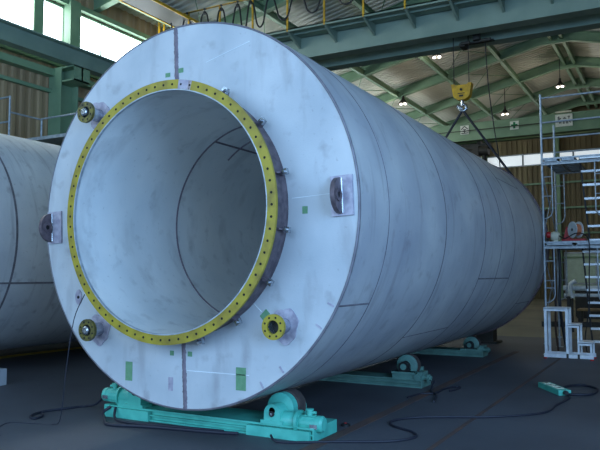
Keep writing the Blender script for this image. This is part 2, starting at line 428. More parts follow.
# shell course seams
for yy, w in ((0.7, .025), (2.6, .04), (4.55, .04), (5.6, .018), (6.6, .04), (8.5, .04)):
    g = G(); g.lathe((0, yy, 0), (0, 1, 0), [(1.999, 0), (2.005, w*.5), (1.999, w)], 180); tp('shell_seam', g, 'weldline')
def longseam(y0, y1, ang):
    c, s = cos(ang), sin(ang); g = G()
    t = Vector((-s, 0, c))*0.012; n = Vector((c, 0, s)); a = n*1.999; b = n*2.005
    g.add([a-t+Vector((0, y0, 0)), b+Vector((0, y0, 0)), a+t+Vector((0, y0, 0)), a-t+Vector((0, y1, 0)), b+Vector((0, y1, 0)), a+t+Vector((0, y1, 0))], [(0,1,4,3),(1,2,5,4),(0,2,1),(3,4,5)])
    tp('shell_seam', g, 'weldline')
longseam(0.73, 2.6, radians(62)); longseam(2.63, 4.55, radians(-48)); longseam(4.58, 6.6, radians(-23)); longseam(6.63, 8.5, radians(30)); longseam(4.58, 6.6, radians(70)); longseam(0.03, 0.7, radians(-30))
longseam(8.53, 10.0, radians(-40))
# edge weld between face and shell
g = G(); g.lathe((0, -0.002, 0), (0, 1, 0), [(1.982, 0), (1.988, -0.005), (2.002, 0.004), (2.003, 0.016)], 180); tp('edge_weld', g, 'weldline')
# vertical seams of the end plate, drawn as weld beads
for z0, z1 in ((1.29, 1.985), (-1.985, -1.27)):
    g = G(); n = 40
    for i in range(n):
        a = z0+(z1-z0)*i/n; b = z0+(z1-z0)*(i+1)/n; w = 0.024+0.006*random.random(); x = -0.03+0.006*(random.random()-.5)
        g.prism([(x-w, 0, a), (x-w*.5, -0.006, a), (x+w*.5, -0.006, a), (x+w, 0, a)], (0, 0, b-a))
    tp('plate_seam', g, 'weld')
# bolted flange ring
g = G(); g.ring((0, -0.325, 0), (0, 1, 0), 1.224, 1.320, 0.03, 144)
for i in range(72):
    a = 2*pi*(i+0.5)/72
    if i in (17,): pass
    g.cyl((1.272*cos(a), -0.327, 1.272*sin(a)), (1.272*cos(a), -0.321, 1.272*sin(a)), 0.0125, 10, 1)
fl = tp('flange_ring', g, ['yellow', 'hole'])
g = G()
for i in range(8):   # bare patch of the ring left unpainted
    a = radians(79.0-0.9*i); b = radians(79.0-0.9*(i+1))
    g.prism([(1.226*cos(a), -0.3265, 1.226*sin(a)), (1.319*cos(a), -0.3265, 1.319*sin(a)), (1.319*cos(b), -0.3265, 1.319*sin(b)), (1.226*cos(b), -0.3265, 1.226*sin(b))], (0, 0.001, 0))
tp('bare_patch', g, 'pad', fl)
g = G(); g.ring((0, -0.327, 0), (0, 1, 0), 1.214, 1.2245, 0.03, 144); tp('inner_lip', g, 'galv', fl)
g = G(); g.ring((0, -0.298, 0), (0, 1, 0), 1.25, 1.262, 0.30, 128); tp('opening_neck', g, 'raw')
# davit clips around the neck, each with a bolt
for dg in (60, 36, 11.5, -12, -34.5, -57, -78, 102, 130, 158, 180, 203, 228, 252):
    a = radians(dg); ur = Vector((cos(a), 0, sin(a))); ut = Vector((-sin(a), 0, cos(a)))
    g = G(); c0 = ur*1.26
    g.prism([c0+Vector((0, -0.2, 0))-ut*0.008, c0+ur*0.03+Vector((0, -0.2, 0))-ut*0.008, c0+ur*0.075+Vector((0, -0.12, 0))-ut*0.008, c0+ur*0.075+Vector((0, -0.06, 0))-ut*0.008, c0+Vector((0, -0.05, 0))-ut*0.008], ut*0.016)
    cl = tp('clip', g, 'raw')
    g = G(); p = ur*1.335+Vector((0, -0.12, 0)); g.box(p-Vector((0.028, 0.02, 0.028)), p+Vector((0.028, 0.02, 0.028)), R=Matrix.Rotation(-a, 3, 'Y')); g.cyl(p+Vector((0, -0.05, 0)), p+Vector((0, 0.05, 0)), 0.014, 10); tp('clip_bolt', g, 'chrome', cl)
# nozzles
def nozzle(x, z, L, col, plug):
    g = G(); c = Vector((x, 0, z))
    g.ring(c+Vector((0, -L, 0)), (0, 1, 0), 0.062, 0.118, 0.034, 32)
    for i in range(8):
        a = 2*pi*(i+.5)/8; q = c+Vector((0.09*cos(a), -L-0.001, 0.09*sin(a))); g.cyl(q, q+Vector((0, 0.004, 0)), 0.0105, 8, 1)
    f = tp('nozzle_flange', g, [col, 'hole'])
    g = G(); g.ring(c+Vector((0, -L+0.02, 0)), (0, 1, 0), 0.062, 0.074, L-0.02, 28); tp('nozzle_pipe', g, 'chrome')
    g = G(); g.solid(c+Vector((0, -L+0.12, 0)), (0, 1, 0), [(0.061, 0), (0.061, 0.01)], 24); tp('nozzle_bore', g, 'dark', f)
    g = G(); n = 28; pts = []
    for i in range(n):
        a = 2*pi*i/n; r = 0.155 + 0.012*sin(3*a+x*5)+0.008*sin(7*a); pts.append(c+Vector((r*cos(a)*0.95, -0.012, r*sin(a)*1.08)))
    g.prism(pts, (0, 0.012, 0)); tp('nozzle_pad', g, 'pad')
    if plug:
        g = G(); g.solid(c+Vector((0, -L-0.03, 0)), (0, 1, 0), [(0.03, 0), (0.045, 0.012), (0.045, 0.04)], 20); tp('nozzle_cap', g, 'chrome', f)
rr = 1.665
nozzle(rr*cos(radians(133.3)), rr*sin(radians(133.3)), 0.22, 'oldyellow', True)
nozzle(rr*cos(radians(-135.2)), rr*sin(radians(-135.2)), 0.20, 'oldyellow', True)
nozzle(1.65*cos(radians(-44.9)), 1.65*sin(radians(-44.9)), 0.22, 'yellow', False)
# small oval pad with a hole
g = G(); c = Vector((-1.495, 0, -0.815)); pts = [c+Vector((0.05*cos(2*pi*i/20), -0.01, 0.085*sin(2*pi*i/20))) for i in range(20)]
g.prism(pts, (0, 0.01, 0)); g.cyl(c+Vector((0, -0.013, 0)), c, 0.018, 12, 1); tp('small_pad', g, ['pad', 'hole'])
# lifting lugs left and right: square pad plus upright half-disc plate with a hole
for x in (1.83, -1.855):
    g = G(); g.box((x-0.11, -0.022, -0.185), (x+0.11, 0, 0.185)); pad = tp('lug_pad', g, 'pad')
    n = 18; g = G(); rad = 0.165; hx = x-0.02 if x > 0 else x-0.055
    outer = [(-0.03-0.15*cos(a) if True else 0, rad*sin(a)) for a in [-pi/2+pi*i/n for i in range(n+1)]]
    outer = [(0.0-0.02, -rad)] + outer + [(-0.02, rad)]
    hole = [(-0.085-0.024*cos(2*pi*i/16), 0.024*sin(2*pi*i/16)) for i in range(16)]
    g.prism([(hx-0.022, y, z) for y, z in outer], (0.044, 0, 0))
    for sx in (hx-0.0235, hx+0.0225): g.cyl((sx, -0.095, 0), (sx+0.001, -0.095, 0), 0.026, 16, 1)
    g.ring((hx-0.034, -0.095, 0), (1, 0, 0), 0.028, 0.06, 0.068, 24)
    lp = tp('lug_plate', g, ['raw', 'hole'])
    g = G()
    for dx in (-0.026, 0.026): g.cyl((hx+dx, -0.024, -0.16), (hx+dx, -0.024, 0.16), 0.011, 8)
    tp('lug_weld', g, 'chrome', lp)
# masking tape squares and chalk lines
Ri = Ry.inverted()
def mark(x, z, w, h, rot=0.0, name='tape_mark', m='tape', th=0.003):
    p = Ri @ Vector((x, 0, z)); g = G()
    g.box((p.x-w/2, -th, p.z-h/2), (p.x+w/2, 0, p.z+h/2), R=Matrix.Rotation(rot+ROLL, 3, 'Y')); tp(name, g, m)
for a in ((-.697, -1.655, .095, .20), (.732, -1.64, .115, .22), (-.118, -1.435, .05, .05), (.113, -1.433, .055, .05), (-.216, 1.49, .065, .045), (-.042, 1.515, .065, .05), (1.003, -1.017, .065, .10, radians(45)), (1.44, -.03, .055, .07)): mark(*a)
mark(0.45, -1.60, 0.75, 0.008, radians(0), 'chalk_line', 'chalk'); mark(0.55, 1.62, 0.55, 0.006, radians(-14), 'chalk_line', 'chalk')
mark(1.55, 0.10, 0.5, 0.006, radians(-3), 'chalk_line', 'chalk'); mark(0.9, -0.93, 0.17, 0.006, radians(42), 'chalk_line', 'chalk')
mark(-0.13, -1.75, 0.06, 0.14, 0, 'ground_spot', 'pad')
for a, r0 in ((-52, 1.93), (-60, 1.94), (-35, 1.93), (-28, 1.93)):
    ang = radians(a); mark(r0*cos(ang), r0*sin(ang), 0.07, 0.018, -ang, 'ground_spot', 'pad', 0.006)
# string tied to the opening and trailing on the floor
g = G(); g.tube([(-1.06, -0.30, 1.42), (-1.20, -0.31, 1.15), (-1.31, -0.30, 0.62), (-1.42, -0.26, 0.10), (-1.55, -0.24, 0.006), (-1.75, -0.30, 0.004), (-2.05, -0.40, 0.004), (-1.95, -0.62, 0.004), (-1.8, -0.8, 0.004), (-1.61, -0.87, 0.004)], 0.005, 6)
tag(obj('string', g, 'cable'), 'thin dark string hanging from the yellow rim past the lower left nozzle to the floor', 'string')

# ------------------------------------------------------------------ second tank on the left
C2 = (-6.7, 2.25)
t2 = thing('steel_tank', 'plain dull steel tank lying behind the yellow-rimmed tank at the left edge', 'tank', (C2[0], 0, C2[1]-2.0))
g = G(); pr = [(1.985, -1.5), (2.0, -1.5), (2.0, 9.5), (1.985, 9.5), (1.985, -1.5)]
for a, b in zip(pr[:-1], pr[1:]): g.lathe((C2[0], 0, C2[1]), (0, 1, 0), [a, b], 128)
obj('shell', g, 'shell_brightened', t2)
g = G(); g.solid((C2[0], -1.5, C2[1]), (0, -1, 0), [(1.985, 0), (1.985, 0.02), (1.6, 0.3), (1.0, 0.42)], 96); obj('front_head', g, 'shell_brightened', t2)
g = G(); g.solid((C2[0], 9.5, C2[1]), (0, 1, 0), [(1.985, 0), (1.985, 0.02), (1.6, 0.3), (1.0, 0.42)], 96); obj('rear_head', g, 'shell_brightened', t2)
for yy in (1.75, 4.2, 6.5):
    g = G(); g.lathe((C2[0], yy, C2[1]), (0, 1, 0), [(1.999, 0), (2.006, .02), (1.999, .05)], 128); obj('shell_seam', g, 'weldline', t2)
a = radians(-22); g = G(); g.bar((C2[0]+2.0*cos(a), -1.4, C2[1]+2.0*sin(a)), (C2[0]+2.0*cos(a), 9.4, C2[1]+2.0*sin(a)), 0.012, 0.03); obj('shell_seam', g, 'weldline', t2)
# timber blocks under the left tank
for yy in (-1.2, 8.6):
    for s in (-1, 1):
        g = G(); x = C2[0]+s*0.8; zt = C2[1]-sqrt(4-0.85**2)-0.005
        g.prism([(x-0.28, yy-0.15, 0), (x+0.28, yy-0.15, 0), (x+0.28, yy-0.15, 0.33+ (0.17 if s > 0 else -0.02)), (x-0.28, yy-0.15, 0.33+(0.17 if s < 0 else -0.02))], (0, 0.3, 0))
        tag(obj('timber_chock', g, 'wood'), 'dark timber chock wedged under the left steel tank', 'chock', 'chocks under the left tank')
# white junction box on the floor at the left edge
t = thing('floor_box', 'small pale metal box with a dark socket on the floor at the left edge', 'box', (-4.35, 1.30, 0))
g = G(); g.box((-4.85, 1.20, 0), (-4.36, 1.38, 0.24)); obj('body', g, 'greycase', t)
g = G(); g.cyl((-4.50, 1.19, 0.14), (-4.50, 1.21, 0.14), 0.06, 16); obj('socket', g, 'black', t)

# ------------------------------------------------------------------ platform guard rail beyond the left tank
t = thing('guard_rail', 'galvanised tube guard rail rising behind the left tank against the brown wall', 'railing', (-8.9, 5.2, 4.3))
gx = -9.0; P1 = (gx, 4.95); P2 = (gx, 5.87)
def S(p, z): return (p[0], p[1], z)
for p, z1 in ((P1, 5.78), (P2, 5.42)):
    g = G(); g.cyl(S(p, 4.62), S(p, z1), 0.024, 10); obj('post', g, 'galv', t)
for a, b in ((S(P1, 5.76), (gx-2.2, 4.95, 5.76)), (S(P1, 5.18), (gx-2.2, 4.95, 5.18)), ((gx, 4.95, 5.40), (gx, 5.87, 5.40)), ((gx, 5.87, 5.42), (gx+2.2, 5.87, 5.42)), ((gx, 5.87, 4.86), (gx+2.2, 5.87, 4.86))):
    g = G(); g.cyl(a, b, 0.022, 10); obj('rail', g, 'galv', t)
g = G(); g.box((gx-2.3, 4.6, 4.55), (gx+2.3, 9.0, 4.62)); obj('deck', g, 'galv', t)
for x, y in ((gx-2.2, 4.95), (gx, 8.9), (gx-2.2, 8.9)):
    g = G(); g.cyl((x, y, 0), (x, y, 4.55), 0.04, 10); obj('leg', g, 'galv', t)

# ------------------------------------------------------------------ roller beds
RW = 0.165
def wheelpos(x): return H - sqrt((2.005+RW)**2 - x*x)
def driven_unit(root, x, y, s):
    """drive unit: s=+1 motor points to +x"""
    z = wheelpos(x)
    g = G(); g.solid((x, y+0.17, z), (0, 1, 0), [(RW-0.02, 0), (RW, 0.015), (RW, 0.15), (RW-0.02, 0.165)], 40)
    w = obj('tyre', g, 'tyre', root)
    g = G(); g.solid((x, y+0.06, z), (0, 1, 0), [(RW-0.03, 0), (RW-0.01, 0.01), (RW-0.01, 0.10)], 40); obj('wheel_disc', g, 'teal', root)
    g = G(); g.cyl((x, y-0.1, z), (x, y+0.45, z), 0.035, 16); obj('axle', g, 'chrome', root)
    # bearing housing: round topped block with a hub nut
    zc = z-0.03; g = G(); n = 16
    pts = [(x-0.095, y-0.10, 0.13), (x-0.095, y-0.10, zc)] + [(x-0.095*cos(pi*i/n), y-0.10, zc+0.095*sin(pi*i/n)) for i in range(1, n)] + [(x+0.095, y-0.10, zc), (x+0.095, y-0.10, 0.13)]
    g.prism(pts, (0, 0.15, 0)); g.box((x-0.13, y-0.11, 0.13), (x+0.13, y+0.06, 0.165)); h = obj('bearing_housing', g, 'teal', root)
    g = G(); g.cyl((x, y-0.112, zc), (x, y-0.10, zc), 0.03, 14); g.cyl((x, y-0.12, zc), (x, y-0.112, zc), 0.014, 6, 1); obj('hub_nut', g, ['black', 'chrome'], h)
    pts = [(a, y+0.34, c) for a, _, c in pts]; g = G(); g.prism(pts, (0, 0.12, 0)); obj('bearing_housing', g, 'teal', root)
    # gearbox, coupling flange and motor
    g = G(); zg = z-0.10
    g.solid((x+s*0.06, y+0.0, zg), (s, 0, 0), [(0.09, 0), (0.095, 0.03), (0.095, 0.17), (0.08, 0.19)], 32); g.box((min(x+s*.08, x+s*.26), y-0.09, 0.13), (max(x+s*.08, x+s*.26), y+0.09, zg)); obj('gearbox', g, 'teal', root)
    g = G(); g.solid((x+s*0.25, y, zg), (s, 0, 0), [(0.118, 0), (0.118, 0.03)], 32)
    for i in range(6):
        a = 2*pi*i/6+.3; q = Vector((x+s*0.28, y+0.1*cos(a), zg+0.1*sin(a))); g.cyl(q, q+Vector((s*0.015, 0, 0)), 0.011, 6)
    obj('coupling_flange', g, 'teal', root)
    g = G(); g.solid((x+s*0.28, y, zg), (s, 0, 0), [(0.07, 0), (0.075, 0.03), (0.075, 0.19), (0.08, 0.19), (0.08, 0.24), (0.06, 0.26)], 32)
    for i in range(14):
        a = 2*pi*i/14; q = Vector((x+s*0.32, y+0.074*cos(a), zg+0.074*sin(a))); g.bar(q, q+Vector((s*0.13, 0, 0)), 0.008, 0.012)
    mo = obj('motor', g, 'teal', root)
    g = G(); q = Vector((x+s*0.38, y, zg+0.074)); g.cyl(q, q+Vector((0, 0, 0.05)), 0.03, 12); g.cyl(q+Vector((0, 0, 0.05)), q+Vector((0, 0, 0.065)), 0.04, 12); g.cyl(q+Vector((-0.02, 0, .03)), q+Vector((0.07*s, 0, .03)), 0.016, 8); obj('terminal_box', g, 'teal', mo)
    g = G(); g.box((min(x+s*.42, x+s*.5), y-0.088, zg-0.035), (max(x+s*.42, x+s*.5), y-0.074, zg+0.005)); obj('name_plate', g, 'chrome', mo)
def channel(g, x0, x1, y0, y1, h, t=0.018):
    g.box((x0, y0, 0), (x1, y1, t)); g.box((x0, y0+0.04, t), (x1, y0+0.055, h)); g.box((x0, y1-0.055, t), (x1, y1-0.04, h)); g.box((x0, y0, h-t), (x1, y1, h))
    g.box((x0, y0-0.004, h*0.45), (x1, y0+0.045, h*0.45+0.012)); g.box((x0-0.012, y0, 0), (x0, y1, h)); g.box((x1, y0, 0), (x1+0.012, y1, h))
b1 = thing('roller_bed', 'bright turquoise motorised roller bed under the front end of the tank, motor at each end', 'roller bed', (0, 0.62, 0))
g = G(); channel(g, -1.42, 1.30, 0.40, 0.92, 0.13); obj('base_beam', g, 'teal', b1)
driven_unit(b1, 0.84, 0.50, 1); driven_unit(b1, -0.98, 0.50, -1)
for x in (1.0, 0.68, -0.85, -1.15, -1.3):
    g = G(); g.cyl((x, 0.385, 0.05), (x, 0.40, 0.05), 0.025, 12); obj('anchor_bolt', g, 'black', b1)
g = G(); g.box((0.55, 0.37, 0.0), (1.28, 0.42, 0.10)); obj('end_bracket', g, 'teal', b1)
g = G(); g.box((-1.40, 0.37, 0.0), (-0.75, 0.42, 0.11)); obj('end_bracket', g, 'teal', b1)
def idler_bed(label, yy, xo, ends):
    r = thing('roller_bed', label, 'roller bed', (0, yy+0.2, 0))
    g = G(); channel(g, ends[0], ends[1], yy, yy+0.42, 0.12); obj('base_beam', g, 'teal2', r)
    for s in (-1, 1):
        x = s*xo; z = wheelpos(x)
        g = G(); g.box((x-0.17, yy+0.02, 0.12), (x+0.17, yy+0.14, z-0.07)); g.box((x-0.175, yy+0.0, z-0.10), (x+0.175, yy+0.15, z-0.07)); obj('bearing_block', g, 'teal2', r)
        g = G(); g.box((x-0.17, yy+0.36, 0.12), (x+0.17, yy+0.44, z-0.03)); obj('bearing_block', g, 'teal2', r)
        g = G(); g.solid((x, yy+0.165, z), (0, 1, 0), [(RW-0.03, 0), (RW-0.005, 0.01), (RW-0.005, 0.04)], 40); wd = obj('wheel_disc', g, 'teal2', r)
        g = G(); g.solid((x, yy+0.2, z), (0, 1, 0), [(RW-0.01, 0), (RW, 0.01), (RW, 0.12), (RW-0.01, 0.13)], 40); obj('tyre', g, 'tyre', r)
        n = 14; g = G(); pts = [(x-0.075, yy+0.03, z-0.07)] + [(x-0.075*cos(pi*i/n), yy+0.03, z+0.075*sin(pi*i/n)) for i in range(n+1)] + [(x+0.075, yy+0.03, z-0.07)]
        g.prism(pts, (0, 0.10, 0)); pb = obj('pillow_block', g, 'black', r)
        g = G(); g.cyl((x, yy+0.015, z), (x, yy+0.17, z), 0.045, 16); obj('axle', g, 'teal2', r)
        g = G(); xe = x+s*0.20; g.box((min(xe, xe+s*0.08), yy+0.05, 0.12), (max(xe, xe+s*0.08), yy+0.3, 0.22)); g.cyl((xe+s*0.02, yy+0.02, 0.15), (xe+s*0.02, yy-0.01, 0.15), 0.05, 14)
        g.cyl((xe+s*0.07, yy+0.10, 0.14), (xe+s*0.20, yy+0.10, 0.14), 0.035, 14); g.cyl((xe+s*0.14, yy+0.10, 0.14), (xe+s*0.17, yy+0.10, 0.14), 0.06, 6); obj('adjusting_screw', g, 'teal2', r)
    return r
idler_bed('dull turquoise idler roller bed under the middle of the tank', 3.98, 0.90, (-1.15, 1.17))
idler_bed('dull turquoise idler roller bed farthest back under the tank', 8.15, 0.74, (-1.0, 1.0))

# ------------------------------------------------------------------ cables on the floor
def cable(label, pts, r=0.014, name='power_cable', m='cable', cat='cable'):
    g = G(); g.tube([(p[0], p[1], p[2] if len(p) > 2 else r+0.001) for p in pts], r, 8); return tag(obj(name, g, m), label, cat)
cable('dark cable snaking over the floor from the front drive motor to the green socket strip', [(0.9, 0.28, 0.05), (1.0, 0.22), (1.22, 0.30), (1.52, 0.49), (1.95, 0.74), (2.12, 1.02), (2.02, 1.24), (1.76, 1.40), (1.64, 1.62), (1.78, 1.92), (2.14, 2.16), (2.56, 2.39), (3.02, 2.89), (3.09, 3.5), (3.16, 4.1), (3.10, 4.33)], 0.012)
cable('loop of black cable lying on the floor beside the green socket strip', [(3.06, 4.40), (2.99, 4.60), (2.96, 4.85), (3.02, 5.12), (3.16, 5.28), (3.32, 5.18), (3.42, 4.93), (3.38, 4.50), (3.20, 4.36), (3.12, 4.36)], 0.016)
cable('short dark cable coiled on the floor at the right end of the middle roller bed', [(1.35, 4.05, 0.10), (1.40, 3.75), (1.55, 3.5), (1.66, 3.1), (1.69, 2.97)], 0.016)
cable('thin black cable looping across the floor right of the middle roller bed', [(1.28, 3.12), (1.33, 3.46), (1.50, 3.62), (1.50, 4.0), (1.58, 4.25), (1.66, 4.28), (1.66, 4.05), (1.62, 3.88)], 0.012)
cable('black cable running from the left drive motor to the lower left over the floor', [(-1.53, 0.5, 0.20), (-1.72, 0.55, 0.08), (-2.0, 0.66), (-2.08, 0.50), (-2.19, 0.16), (-2.10, -0.08), (-1.95, -0.16), (-1.98, -0.02), (-2.12, 0.10)], 0.014)
cable('thick black cable curling on the floor in front of the left drive motor', [(-1.3, 0.37, 0.12), (-1.35, 0.30, 0.06), (-1.25, 0.22), (-1.12, 0.10), (-0.95, 0.0), (-0.49, 0.12), (0.17, 0.22), (0.5, 0.30)], 0.018)
cable('second black cable lying along the foot of the front roller bed', [(-1.22, 0.36, 0.12), (-1.15, 0.28, 0.02), (-0.9, 0.18), (-0.4, 0.24), (0.3, 0.33)], 0.015)
g = G(); g.solid((1.27, 1.22, 0), (0, 0, 1), [(0.05, 0), (0.05, 0.02), (0.03, 0.03)], 20); pk = tag(obj('magnet_puck', g, 'black'), 'small black round puck with a red centre lying on the floor', 'puck')
g = G(); g.solid((1.27, 1.22, 0.03), (0, 0, 1), [(0.015, 0), (0.015, 0.005)], 12); obj('red_button', g, 'red', pk)
# green socket strip
p0 = Vector((2.70, 4.94, 0)); p1 = Vector((3.07, 4.33, 0)); d = (p1-p0).normalized(); nrm = Vector((-d.y, d.x, 0))
st = thing('socket_strip', 'green extension socket strip with pale sockets lying on the floor at right', 'power strip', (p0+p1)/2)
g = G(); g.bar(p0+Vector((0, 0, 0.035)), p1+Vector((0, 0, 0.035)), 0.17, 0.07); obj('body', g, M['teal'], st)
for i in range(4):
    g = G(); c = p0+d*(0.10+0.145*i)+Vector((0, 0, 0.073)); g.bar(c-d*0.045, c+d*0.045, 0.10, 0.008); g.bar(c-d*0.018+Vector((0,0,.004)), c-d*0.008+Vector((0,0,.004)), 0.04, 0.004, 1); g.bar(c+d*0.008+Vector((0,0,.004)), c+d*0.018+Vector((0,0,.004)), 0.04, 0.004, 1); obj('socket', g, ['ivory', 'black'], st)
g = G(); g.cyl(p1-d*0.02+Vector((0, 0, .04)), p1+d*0.06+Vector((0, 0, .04)), 0.03, 12); obj('plug', g, 'black', st)

# ------------------------------------------------------------------ near overhead crane
XL, XRr = -WX+0.55, XR-0.55
cr = thing('overhead_crane', 'dark teal overhead travelling crane girders crossing above the big tank', 'crane', (0, 13.9, 8.28))
def box_girder(g, y0, y1, z0, z1):
    g.box((XL, y0+0.04, z0+0.03), (XRr, y1-0.04, z1-0.03)); g.box((XL, y0, z1-0.03), (XRr, y1, z1)); g.box((XL, y0, z0), (XRr, y1, z0+0.03))
g = G(); box_girder(g, 13.2, 13.65, 8.46, 9.16); obj('girder', g, 'crane', cr)
g = G(); box_girder(g, 14.40, 14.85, 8.46, 9.16); obj('girder', g, 'crane', cr)
g = G(); g.box((XL, 12.38, 9.13), (XRr, 13.24, 9.17)); g.box((XL, 12.38, 9.08), (XRr, 12.42, 9.17)); g.box((XL, 12.75, 9.08), (XRr, 12.80, 9.13)); obj('walkway', g, 'crane', cr)
px = [-2.04+i*1.27 for i in range(-7, 10)]
for x in px:
    g = G(); g.prism([(x-0.02, 12.42, 9.13), (x-0.02, 13.22, 9.13), (x-0.02, 13.22, 8.80), (x-0.02, 13.15, 8.80)], (0.05, 0, 0)); g.bar((x, 12.40, 9.10), (x, 13.22, 8.80), 0.07, 0.04, 0); obj('walkway_bracket', g, 'crane', cr)
    g = G(); g.box((x-0.025, 12.37, 9.08), (x+0.025, 12.42, 10.42)); obj('rail_post', g, 'yellowpaint', cr)
for z in (10.40,):
    g = G(); g.box((XL, 12.375, z-0.02), (XRr, 12.415, z+0.025)); obj('hand_rail', g, 'yellowpaint', cr)
for x0 in (XL-0.2, XRr-0.15):
    g = G(); g.box((x0, 12.6, 8.34), (x0+0.35, 15.5, 8.75)); ec = obj('end_carriage', g, 'crane', cr)
    g = G()
    for y in (12.85, 15.2): g.cyl((x0+0.11, y, 8.40), (x0+0.24, y, 8.40), 0.14, 20)
    obj('wheel', g, 'dark', ec)
# maintenance platform with yellow edges at the left end
g = G(); g.box((-10.45, 10.0, 10.13), (-9.55, 13.3, 10.18)); pl = obj('end_platform', g, 'dark', cr)
g = G()
for a, b in (((-10.48, 9.97, 10.11), (-10.44, 13.3, 10.2)), ((-9.56, 9.97, 10.11), (-9.52, 13.3, 10.2)), ((-10.48, 9.95, 10.11), (-9.52, 9.99, 10.2))): g.box(a, b)
obj('platform_edge', g, 'yellowpaint', pl)
for x, y, z0, z1 in ((-10.72, 12.4, 9.0, 11.1), (-10.46, 10.0, 10.18, 11.0), (-9.54, 10.0, 10.18, 11.0), (-10.46, 13.25, 9.17, 10.11), (-9.54, 13.25, 9.17, 10.11)):
    g = G(); g.box((x-0.025, y-0.025, z0), (x+0.025, y+0.025, z1)); obj('rail_post', g, 'yellowpaint', cr)
# trolley between the girders
g = G(); g.box((-1.35, 13.3, 9.18), (0.55, 14.75, 9.35)); g.box((-1.1, 13.5, 9.35), (-0.2, 14.5, 9.95)); g.cyl((-0.1, 13.75, 9.6), (0.45, 13.75, 9.6), 0.22, 20); tr = obj('trolley', g, 'crane', cr)
g = G(); g.box((-0.95, 13.9, 8.30), (0.05, 14.05, 8.34)); g.box((-0.55, 13.92, 8.4), (-0.35, 14.08, 9.18)); g.cyl((-0.85, 13.8, 8.30), (-0.6, 13.8, 8.30), 0.05, 12); g.cyl((-0.3, 13.8, 8.30), (-0.0, 13.8, 8.30), 0.05, 12); g.box((-0.9, 13.8, 8.22), (-0.75, 14.2, 8.34)); obj('limit_switch', g, 'dark', tr)
# hook block at y 14
HY = 14.0; hx = -0.90; hz = 6.92
for dx in (-0.24, 0.20):
    g = G(); g.cyl((hx+dx, HY, hz+0.2), (hx+dx, HY, 9.2), 0.014, 8); obj('hoist_rope', g, 'dark', cr)
g = G(); g.tube([(-0.2, 13.95, 8.3), (-0.13, 13.95, 7.0), (0.0, 13.95, 5.8), (0.15, 13.95, 4.6), (0.2, 13.95, 3.0), (0.2, 13.95, 1.2)], 0.016, 8); pc = obj('pendant_cable', g, 'black', cr)
g = G(); g.box((0.14, 13.9, 0.85), (0.26, 14.0, 1.25)); obj('pendant_box', g, 'yellowpaint', pc)
hb = thing('hook_block', 'yellow crane hook block hanging under the overhead crane girder', 'hook block', (hx, HY, hz-0.6))
g = G(); n = 14; pts = [(hx-0.30, HY-0.12, hz+0.24), (hx-0.25, HY-0.12, hz-0.06)] + [(hx-0.25*cos(pi*i/n), HY-0.12, hz-0.06-0.18*sin(pi*i/n)) for i in range(1, n)] + [(hx+0.25, HY-0.12, hz-0.06), (hx+0.30, HY-0.12, hz+0.24), (hx+0.20, HY-0.12, hz+0.24), (hx+0.17, HY-0.12, hz+0.20), (hx-0.17, HY-0.12, hz+0.20), (hx-0.20, HY-0.12, hz+0.24)]
g.prism(pts, (0, 0.24, 0)); body = obj('block_body', g, 'yellowpaint', hb)
g = G(); g.cyl((hx, HY-0.16, hz+0.06), (hx, HY+0.16, hz+0.06), 0.035, 16); g.bar((hx-0.10, HY-0.125, hz-0.05), (hx+0.10, HY-0.125, hz-0.05), 0.01, 0.02); g.bar((hx-0.06, HY-0.125, hz-0.12), (hx+0.06, HY-0.125, hz-0.12), 0.01, 0.05); obj('block_marking', g, 'dark', body)
g = G(); g.cyl((hx, HY, hz-0.40), (hx, HY, hz-0.22), 0.045, 14); g.tube([(hx, HY, hz-0.34), (hx+0.09, HY, hz-0.40), (hx+0.11, HY, hz-0.48), (hx+0.02, HY, hz-0.55), (hx-0.08, HY, hz-0.50), (hx-0.10, HY, hz-0.42)], 0.042, 10); obj('hook', g, 'chrome', hb)
g = G(); g.tube([(hx, HY, hz-0.5), (hx-0.07, HY-0.03, hz-0.42), (hx-0.13, HY, hz-0.36), (hx-0.15, HY, hz-0.44)], 0.03, 8); obj('shackle', g, 'chrome', hb)
# slings down to a lifting beam behind the tank
sx = -2.95; ex = 1.15
for q, lab in ((Vector((sx, HY, 3.35)), 'dark lifting sling running down left from the crane hook behind the tank'), (Vector((ex, HY, 3.35)), 'dark lifting sling running down right from the crane hook behind the tank')):
    g = G(); g.tube([(hx, HY, hz-0.52), tuple(Vector((hx, HY, hz-0.52)).lerp(q, 0.5)), tuple(q)], 0.035, 8); tag(obj('lifting_sling', g, 'cable'), lab, 'sling', 'slings under the crane hook')
g = G(); ibeam(g, (sx-0.2, HY, 3.2), (ex+0.2, HY, 3.2), 0.3, 0.2); tag(obj('lifting_beam', g, 'dark'), 'dark steel lifting beam hanging from slings behind the tank', 'beam')
# festoon cable: one wavy black cable with hangers
t = thing('festoon_cable', 'black looped festoon cable hanging from hangers along the crane handrail above the tank', 'cable', (-8.0, 12.3, 9.3))
pts = []; xs_ = [-10.46, -9.66, -8.93, -8.27, -7.63, -7.14, -6.42, -5.45, -4.4, -3.2]
for a, b in zip(xs_[:-1], xs_[1:]):
    w = b-a; dp = 0.85 if w < 0.75 else 0.85-0.35*(w-0.75)
    pts += [(a, 12.3, 10.22), (a+w*0.14, 12.3, 10.16), (a+w*0.24, 12.3, 10.22-dp*0.45), (a+w*0.34, 12.3, 10.22-dp*0.85), (a+w*0.5, 12.3, 10.22-dp), (a+w*0.66, 12.3, 10.22-dp*0.85), (a+w*0.76, 12.3, 10.22-dp*0.45), (a+w*0.86, 12.3, 10.16)]
pts.append((xs_[-1], 12.3, 10.22))
g = G(); g.tube(pts, 0.028, 8, 0, 4); obj('cable_loops', g, 'black', t)
